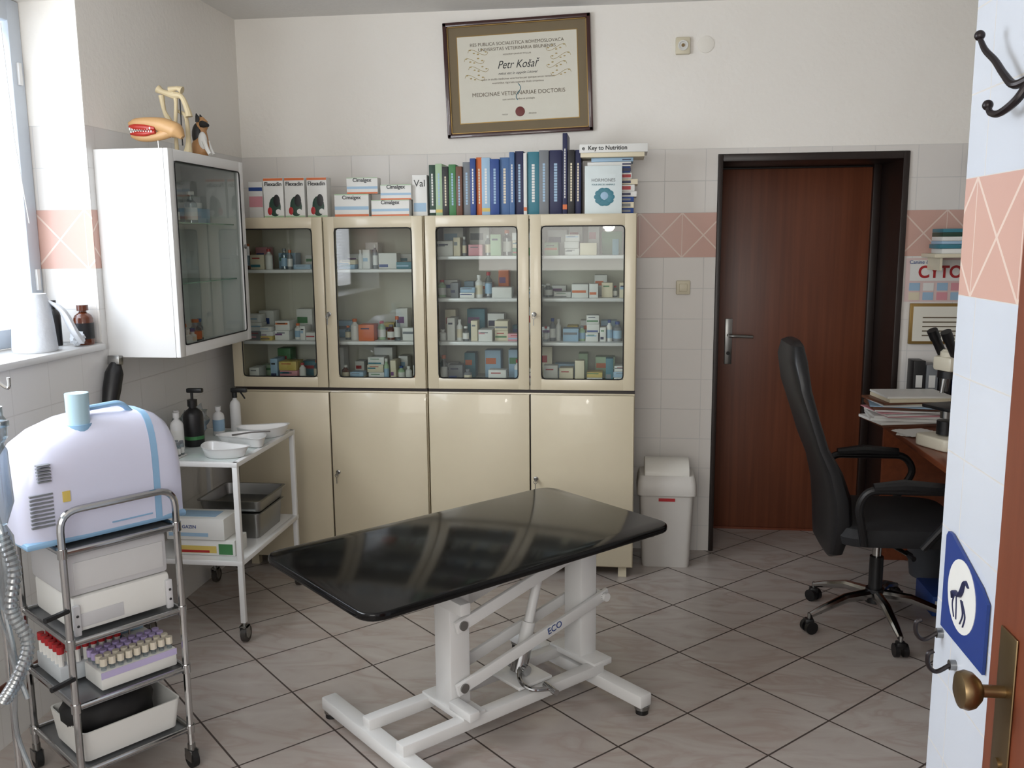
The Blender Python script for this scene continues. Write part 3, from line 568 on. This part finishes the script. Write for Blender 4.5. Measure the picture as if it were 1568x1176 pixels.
rd=random.Random(21); rings=[]
for (rx_,ry_,zz,ox) in ((.09,.07,.0,0),(.12,.08,.03,0),(.128,.095,.07,-.005),(.135,.105,.098,-.01),(.13,.10,.12,-.015),(.11,.085,.142,-.02),(.06,.05,.156,-.02),(.02,.02,.157,-.02)):
    rings.append([Vector((ox+rx_*(1+rd.uniform(-.06,.04))*math.cos(t),ry_*(1+rd.uniform(-.06,.04))*math.sin(t),zz+rd.uniform(-.004,.004))) for t in [k*math.pi/12 for k in range(24)]])
o.loft(rings,rubber); o.tube(spline([(.02,-.07,.13),(.05,-.05,.168),(.09,.0,.17),(.10,.05,.12)]),.007,rubber,n=8); o.done(60,parent=(tub,MT))
# ---------------------------------------------------------------- infusion stand at the left edge
o=Obj('infusion_stand',(-1.435,1.86,0))
for k in range(5):
    a=k*2*math.pi/5+.3; o.tube([(0,0,.07),(.14*math.cos(a),.14*math.sin(a),.045)],.008,chrome,n=8); o.sph((.15*math.cos(a),.15*math.sin(a),.022),.022,rubber,n=10)
o.cyl((0,0,.05),(0,0,1.35),.008,chrome); o.tube(fillet([(-.07,0,1.33),(-.07,0,1.30),(0,0,1.35),(.07,0,1.30),(.07,0,1.33)],.02),.004,chrome,n=8)
for bx_,zz in ((.04,1.0),(.035,.80)):
    o.loft([rrect(.04,.02,zz+.2,.01,bx_,-.04),rrect(.065,.04,zz+.17,.015,bx_,-.04),rrect(.07,.045,zz+.05,.015,bx_,-.04),rrect(.04,.02,zz,.01,bx_,-.04)],frost); o.tube(spline([(bx_,-.04,zz),(bx_+.02,-.05,zz-.12),(bx_-.01,-.03,zz-.3),(bx_+.03,-.04,zz-.42)]),.006,frost,n=8)
o.lathe([(.012,0),(.02,.01),(.02,.05),(.014,.06),(.014,.08)],frost,(.06,-.04,1.19)); o.box((.03,-.06,1.225),(.085,-.03,1.24),frost,.003)
hp=spline([(.05,-.05,.98),(.075,-.05,.90),(.06,-.05,.80),(.085,-.04,.72),(.06,-.05,.64),(.02,-.05,.58)],14)
o.tube(hp,[.013 if i%2 else .0165 for i in range(len(hp))],frost,n=10)
o.tube(spline([(.07,-.03,1.2),(.03,-.04,1.1),(.06,-.05,.95),(.02,-.04,.8),(.05,-.03,.66)]),.0035,frost,n=8)
o.done()
# ---------------------------------------------------------------- sill things
zs=NZ0+.0255; ptow=mat('paper_towel',(210,214,220),.8,bump=.3)
o=Obj('paper_towel_roll',(-2.08,2.99,zs)); o.lathe([(.07,0),(.075,.01),(.068,.10),(.058,.18),(.05,.205),(.02,.205),(.02,.17)],ptow)
o.tube(spline([(.05,.02,.18),(.085,.05,.14),(.10,.08,.07),(.105,.11,.03)]),[.01,.03,.035,.03],ptow,n=12,flat=.4); o.done()
bottle('amber_bottle',(-2.03,3.215,zs),.035,.15,amber,amber,P_blk,.6).done()
bottle('dark_dropper_bottle',(-2.12,3.17,zs),.025,.17,P_blk,P_blk).done()
crumple('tissue',(-2.02,3.155,zs),(.028,.028,.03),ptow,3)
o=Obj('hair_clipper',M=T((XL+.036,3.23,1.0))@RX(-8)); o.tube(spline([(0,.03,.17),(0,.02,.13),(0,.005,.07),(0,-.01,0),(0,-.02,-.06)]),[.02,.034,.034,.028,.02],black,n=14); o.box((-.024,.012,.165),(.024,.045,.2),steel,.003)
o.tube(spline([(0,-.02,-.06),(.0,-.03,-.15),(.0,.04,-.28),(.02,.1,-.45)]),.004,black,n=6); o.tube([(-.035,.03,.14),(0,.03,.155)],.004,steel,n=6); o.done()
# ---------------------------------------------------------------- partition fittings
o=Obj('coat_hook',M=T((.65,1.665,1.90))@S(.9,4)); hk=mat('wrought_iron',(30,22,24),.35,.4)
o.lathe([(.020,0),(.020,.004),(.012,.008)],hk,M=T((0,-.065,-.03))@RY(-90))
o.tube(spline([(-.006,-.065,-.03),(-.022,-.04,-.035),(-.028,-.005,-.01),(-.032,.03,.02),(-.04,.06,.045),(-.046,.075,.07)]),[.009,.008,.007,.0065,.006,.005],hk,n=10)
o.tube(spline([(-.006,-.065,-.035),(-.022,-.055,-.065),(-.035,-.02,-.082),(-.04,.01,-.078),(-.042,.02,-.065)]),[.008,.008,.007,.006,.006],hk,n=10); o.sph((-.046,.076,.075),.010,hk); o.sph((-.042,.022,-.062),.010,hk); o.done()
o=Obj('clinic_sign',M=T((.648,1.715,.945))@S(.94,4)); sb=mat('sign_blue',(28,56,126),.35)
M90=RZ(-90)@RX(90)
o.prism([(-.115,-.10),(-.115,.10),(-.105,.112),(-.085,.112),(.08,.06),(.115,.04),(.115,-.10)],0,.006,sb,.0,M=M90)
o.prism([(.075*math.cos(t)-.01,.075*math.sin(t)+.005) for t in [k*math.pi/16 for k in range(32)]],.006,.007,P_wht,M=M90)
def onp(l): return [M90@Vector(p) for p in l]
o.tube(spline(onp([(-.055,-.015,.0075),(-.04,.005,.0075),(-.015,.005,.0075),(.0,.02,.0075),(.01,.045,.0075),(.028,.038,.0075)])),[.003,.010,.010,.009,.006,.004],P_navy,n=8,flat=.3)
for (a,m_,b2) in ((-.042,-.052,-.04),(-.034,-.03,-.028),(-.006,.008,-.004),(.0,.02,.012)): o.tube(spline(onp([(a,0,.0075),(m_,-.025,.0075),(b2,-.05,.0075)])),.0028,P_navy,n=6,flat=.4)
o.done()
o=Obj('key_hooks',(.65,1.80,.815))
for y,z in ((.03,.015),(-.05,-.015)): o.cyl((.0,y,z),(-.012,y,z),.010,steel); o.tube(spline([(-.01,y,z),(-.035,y,z-.015),(-.050,y,z-.003),(-.052,y,z+.02),(-.042,y,z+.028)]),.0045,hk,n=8)
o.done()
# ---------------------------------------------------------------- desk
wdk=wood_mat('desk_wood',(94,46,26),(122,66,40),1,.3)
o=Obj('desk'); o.box((1.22,3.05,.735),(1.96,4.66,.76),wdk,.004); o.box((1.30,3.06,0),(1.94,3.085,.735),wdk); o.box((1.30,4.62,0),(1.94,4.645,.735),wdk); o.box((1.86,3.09,.25),(1.88,4.61,.735),wdk); o.done()
zd=.7605
o=Obj('paper_pile',(1.33,4.40,zd)); rd=random.Random(5); z=0
for k in range(15):
    h=rd.uniform(.004,.016); o.box((-.15,-.11,z),(.15,.11,z+h),rd.choice([P_wht,P_wht,P_crm,P_lbl,P_wht,P_brn,P_pnk]),M=T((rd.uniform(-.03,.02),rd.uniform(-.03,.0),0))@RZ(rd.uniform(-14,14))); z+=h+.0005
o.done()
o=Obj('loose_papers',(1.30,4.13,zd))
for k in range(4): o.box((-.08,-.07,k*.0015),(.08,.07,k*.0015+.001),P_wht,M=RZ(-20+14*k))
o.done()
sc=mat('scope_ivory',(210,203,184),.35)
o=Obj('microscope',M=T((1.36,3.88,zd))@RZ(205)@S(1.12,4))
o.prism([(p.x,p.y) for p in fillet([(-.10,-.07,0),(.10,-.085,0),(.10,.085,0),(-.10,.07,0)],.03,4,True)],0,.045,sc,.008)
o.tube(spline([(-.08,0,.04),(-.095,0,.12),(-.085,0,.22),(-.05,0,.29),(0,0,.315)]),[.035,.032,.03,.028,.025],black,n=12)
o.box((-.05,-.065,.145),(.085,.065,.157),black,.002); o.cyl((.03,0,.05),(.03,0,.10),.032,black); o.cyl((.03,0,.11),(.03,0,.14),.022,steel); o.box((-.07,-.02,.11),(-.03,.02,.15),black)
o.cyl((.03,0,.26),(.03,0,.285),.04,black)
for k in range(3):
    a=k*2.1; o.cyl((.03+.02*math.cos(a),.02*math.sin(a),.262),(.03+.03*math.cos(a),.03*math.sin(a),.205),.011,steel,r2=.007)
o.box((-.05,-.045,.285),(.07,.045,.34),sc,.012); o.lathe([(.035,0),(.035,.02),(.025,.03)],sc,(.03,0,.335))
for s in (-1,1): o.cyl((.03,.03*s,.33),(.08,.032*s,.415),.016,black); o.cyl((.072,.032*s,.402),(.09,.033*s,.434),.019,black)
for s in (-1,1): o.cyl((-.085,.03*s,.09),(-.085,.065*s,.09),.026,black); o.cyl((-.085,.06*s,.09),(-.085,.08*s,.09),.014,steel)
o.done()
o=Obj('desk_lamp',(1.76,4.30,zd)); o.cyl((0,0,0),(0,0,.02),.07,black); o.tube(fillet([(0,0,.02),(0,0,.30),(-.1,-.05,.36)],.05),.009,black); o.lathe([(.02,0),(.05,-.06),(.055,-.08)],black,(-.1,-.05,.37)); o.done()
o=Obj('cytology_poster',(1.372,YB+.0005,1.30)); o.box((0,-.003,.008),(.5,0,.22),mat('poster_pink',(212,188,184),.6)); o.box((.02,-.004,.11),(.5,-.003,.21),P_wht)
o.text('CYTOLOGY',.082,P_red,T((.058,-.005,.150))@FRONT,'poster_title',align='LEFT',bold=.0022,sx=.92); rd=random.Random(8); o.text('Canine &',.025,P_blu,T((.015,-.005,.20))@FRONT,'poster_title',align='LEFT')
for i in range(7):
    for j in range(2): o.box((.02+i*.065,-.0045,.062-j*.046),(.07+i*.065,-.003,.10-j*.046),rd.choice([P_pnk,P_lbl,P_crm,P_wht,P_pnk]))
o.done()
o=Obj('framed_certificate',(1.40,YB+.0005,1.10)); o.box((0,-.018,0),(.36,0,.20),gold,.003); o.box((.015,-.0195,.015),(.345,-.018,.185),paper)
for k in range(5): o.box((.06,-.0198,.04+k*.022),(.3-.03*(k%2),-.0195,.046+k*.022),ink)
o.done()
o=Obj('wall_bookshelf',(1.44,YB-.2,1.525)); o.box((0,0,0),(.5,.2,.018),ivo,.002)
for x in (.03,.44): o.box((x,.02,-.06),(x+.012,.2,0),ivo)
o.done()
o=Obj('binders_and_books',(1.46,YB-.18,1.5435)); z=0; rd=random.Random(6)
for k in range(6): h=rd.uniform(.015,.026); o.box((rd.uniform(0,.02),0,z),(.36,.15,z+h-.001),[P_wht,P_teal,P_lbl,P_wht,P_dgr,P_teal][k],.001); z+=h
o.done()
o=Obj('wall_clock',(1.73,YB,1.97)); o.lathe([(.09,0),(.10,.01),(.10,.03),(.088,.034)],dark,M=RX(90)); o.cyl((0,-.036,0),(0,-.03,0),.086,P_wht,n=28); o.box((-.003,-.038,0),(.003,-.036,.06),P_blk); o.box((0,-.038,-.003),(.045,-.036,.003),P_blk); o.done()
o=Obj('office_binders',(1.40,4.55,zd))
for k in range(4): o.box((.06*k,0,.0),(.06*k+.055,.10,.27-.02*(k%2)),[P_blk,P_gry,P_blk,P_navy][k],.003); o.box((.06*k+.012,-.001,.14),(.06*k+.042,0,.2),P_wht)
o.done()
o=Obj('blue_storage_box',(1.52,4.02,0)); o.box((-.18,-.11,0),(.16,.12,.09),P_blu,.004); o.box((-.17,-.112,.02),(.1,-.11,.07),P_wht); o.done()
o=Obj('waste_paper_basket',(1.50,4.42,0)); o.lathe([(.10,0),(.13,.26),(.135,.27),(.125,.27),(.097,.006)],mat('basket_grey',(60,62,66),.5)); o.done()
# ---------------------------------------------------------------- office chair (faces +X)
fab=mat('chair_fabric',(20,20,23),.75,noise=.1,bump=.2,bscale=400); leather=mat('chair_leather',(16,16,19),.42)
o=Obj('office_chair',(1.07,3.81,0))
for k in range(5):
    a=math.radians(-86+72*k); ca,sa=math.cos(a),math.sin(a)
    o.tube([(ca*.03,sa*.03,.135),(ca*.14,sa*.14,.13),(ca*.25,sa*.25,.095),(ca*.305,sa*.305,.075)],[.024,.02,.016,.012],chrome,n=10)
    cx,c2=ca*.31,sa*.31
    o.cyl((cx,c2,.05),(cx,c2,.085),.008,steel,n=8)
    for s in (-1,1): o.cyl((cx-sa*.008*s,c2+ca*.008*s,.027),(cx-sa*.026*s,c2+ca*.026*s,.027),.027,black,n=16)
    o.box((cx-.018,c2-.018,.035),(cx+.018,c2+.018,.062),black,.006)
o.cyl((0,0,.10),(0,0,.16),.038,black); o.cyl((0,0,.16),(0,0,.30),.028,black); o.cyl((0,0,.30),(0,0,.38),.018,chrome)
o.box((-.12,-.09,.375),(.12,.09,.41),black,.01)
for yy in (-.12,-.16): o.cyl((.02,yy+.05,.385),(.06,yy-.06,.38),.006,chrome,n=8); o.cyl((.06,yy-.06,.38),(.07,yy-.09,.378),.011,black,n=8)
o.loft([rrect(.40,.40,.405,.08,.04),rrect(.50,.50,.42,.1,.04),rrect(.52,.52,.455,.1,.04),rrect(.50,.50,.49,.1,.04),rrect(.40,.40,.505,.08,.04)],fab)
path=[(-.375,1.215,.09,.015),(-.38,1.20,.15,.028),(-.378,1.14,.20,.038),(-.36,1.03,.222,.036),(-.325,.92,.23,.032),(-.285,.80,.235,.032),(-.235,.70,.235,.042),(-.205,.60,.235,.05),(-.195,.50,.23,.050),(-.20,.42,.21,.042),(-.205,.36,.18,.036),(-.21,.33,.11,.015)]
def sq(a,p=.55): c=math.cos(a); s_=math.sin(a); return (abs(c)**p*(1 if c>0 else -1),abs(s_)**p*(1 if s_>0 else -1))
o.loft([[Vector((x+th*sq(t)[0],w_*sq(t)[1],z)) for t in [k*math.pi/14 for k in range(28)]] for x,z,w_,th in path],leather)
o.box((-.2,-.03,.385),(-.05,.03,.40),black,.004)
for s in (-1,1):
    o.tube(fillet([(-.12,s*.25,.43),(-.16,s*.29,.60),(-.13,s*.30,.665),(.18,s*.30,.665),(.22,s*.29,.60),(.10,s*.25,.42)],.05,5),.016,black,n=10)
    o.tube([(-.11,s*.30,.675),(.0,s*.30,.685),(.15,s*.30,.678)],[.018,.026,.02],black,n=10)
o.done()
# ---------------------------------------------------------------- lights / world
w=D.worlds.new('World'); SC.world=w; w.use_nodes=True; bg=w.node_tree.nodes['Background']; bg.inputs[0].default_value=(1,.995,.98,1); bg.inputs[1].default_value=.92
def area(name,loc,rot,sx,sy,p,c):
    l=D.lights.new(name,'AREA'); l.shape='RECTANGLE'; l.size=sx; l.size_y=sy; l.energy=p; l.color=c; ob=D.objects.new(name,l); ob.location=loc; ob.rotation_euler=[math.radians(a) for a in rot]; SC.collection.objects.link(ob); return ob
area('window_daylight',(WX+.06,2.0,1.86),(0,-90,0),1.15,1.3,26,(.94,.97,1))
area('corridor_daylight',(-.7,-1.1,1.9),(100,0,0),1.6,1.2,28,(1,.97,.91))
l=D.lights.new('added_glint_light','POINT'); l.energy=5; l.shadow_soft_size=.06; l.color=(1,.97,.92); ob=D.objects.new('added_glint_light',l); ob.location=(-.15,-1.05,1.76); SC.collection.objects.link(ob)  # unseen point light, added to put a bright spot in the cabinet glass
# ---------------------------------------------------------------- camera
F=1390.0; yaw,pit,rol=math.radians(7.0),math.radians(9.03),math.radians(.49); H=1.625
Fh=Vector((-math.sin(yaw),math.cos(yaw),0)); Rr=Vector((math.cos(yaw),math.sin(yaw),0)); Zz=Vector((0,0,1))
fw=math.cos(pit)*Fh-math.sin(pit)*Zz; up=math.sin(pit)*Fh+math.cos(pit)*Zz
r2=math.cos(rol)*Rr-math.sin(rol)*up; u2=math.cos(rol)*up+math.sin(rol)*Rr
cd=D.cameras.new('Camera'); co=D.objects.new('Camera',cd); SC.collection.objects.link(co); cd.lens=F/1568*36; cd.clip_start=.05
M=Matrix((r2,u2,-fw)).transposed().to_4x4(); M.translation=(0,0,H); co.matrix_world=M; SC.camera=co
SC.view_settings.view_transform='Standard'; SC.view_settings.look='None'; SC.view_settings.exposure=.42
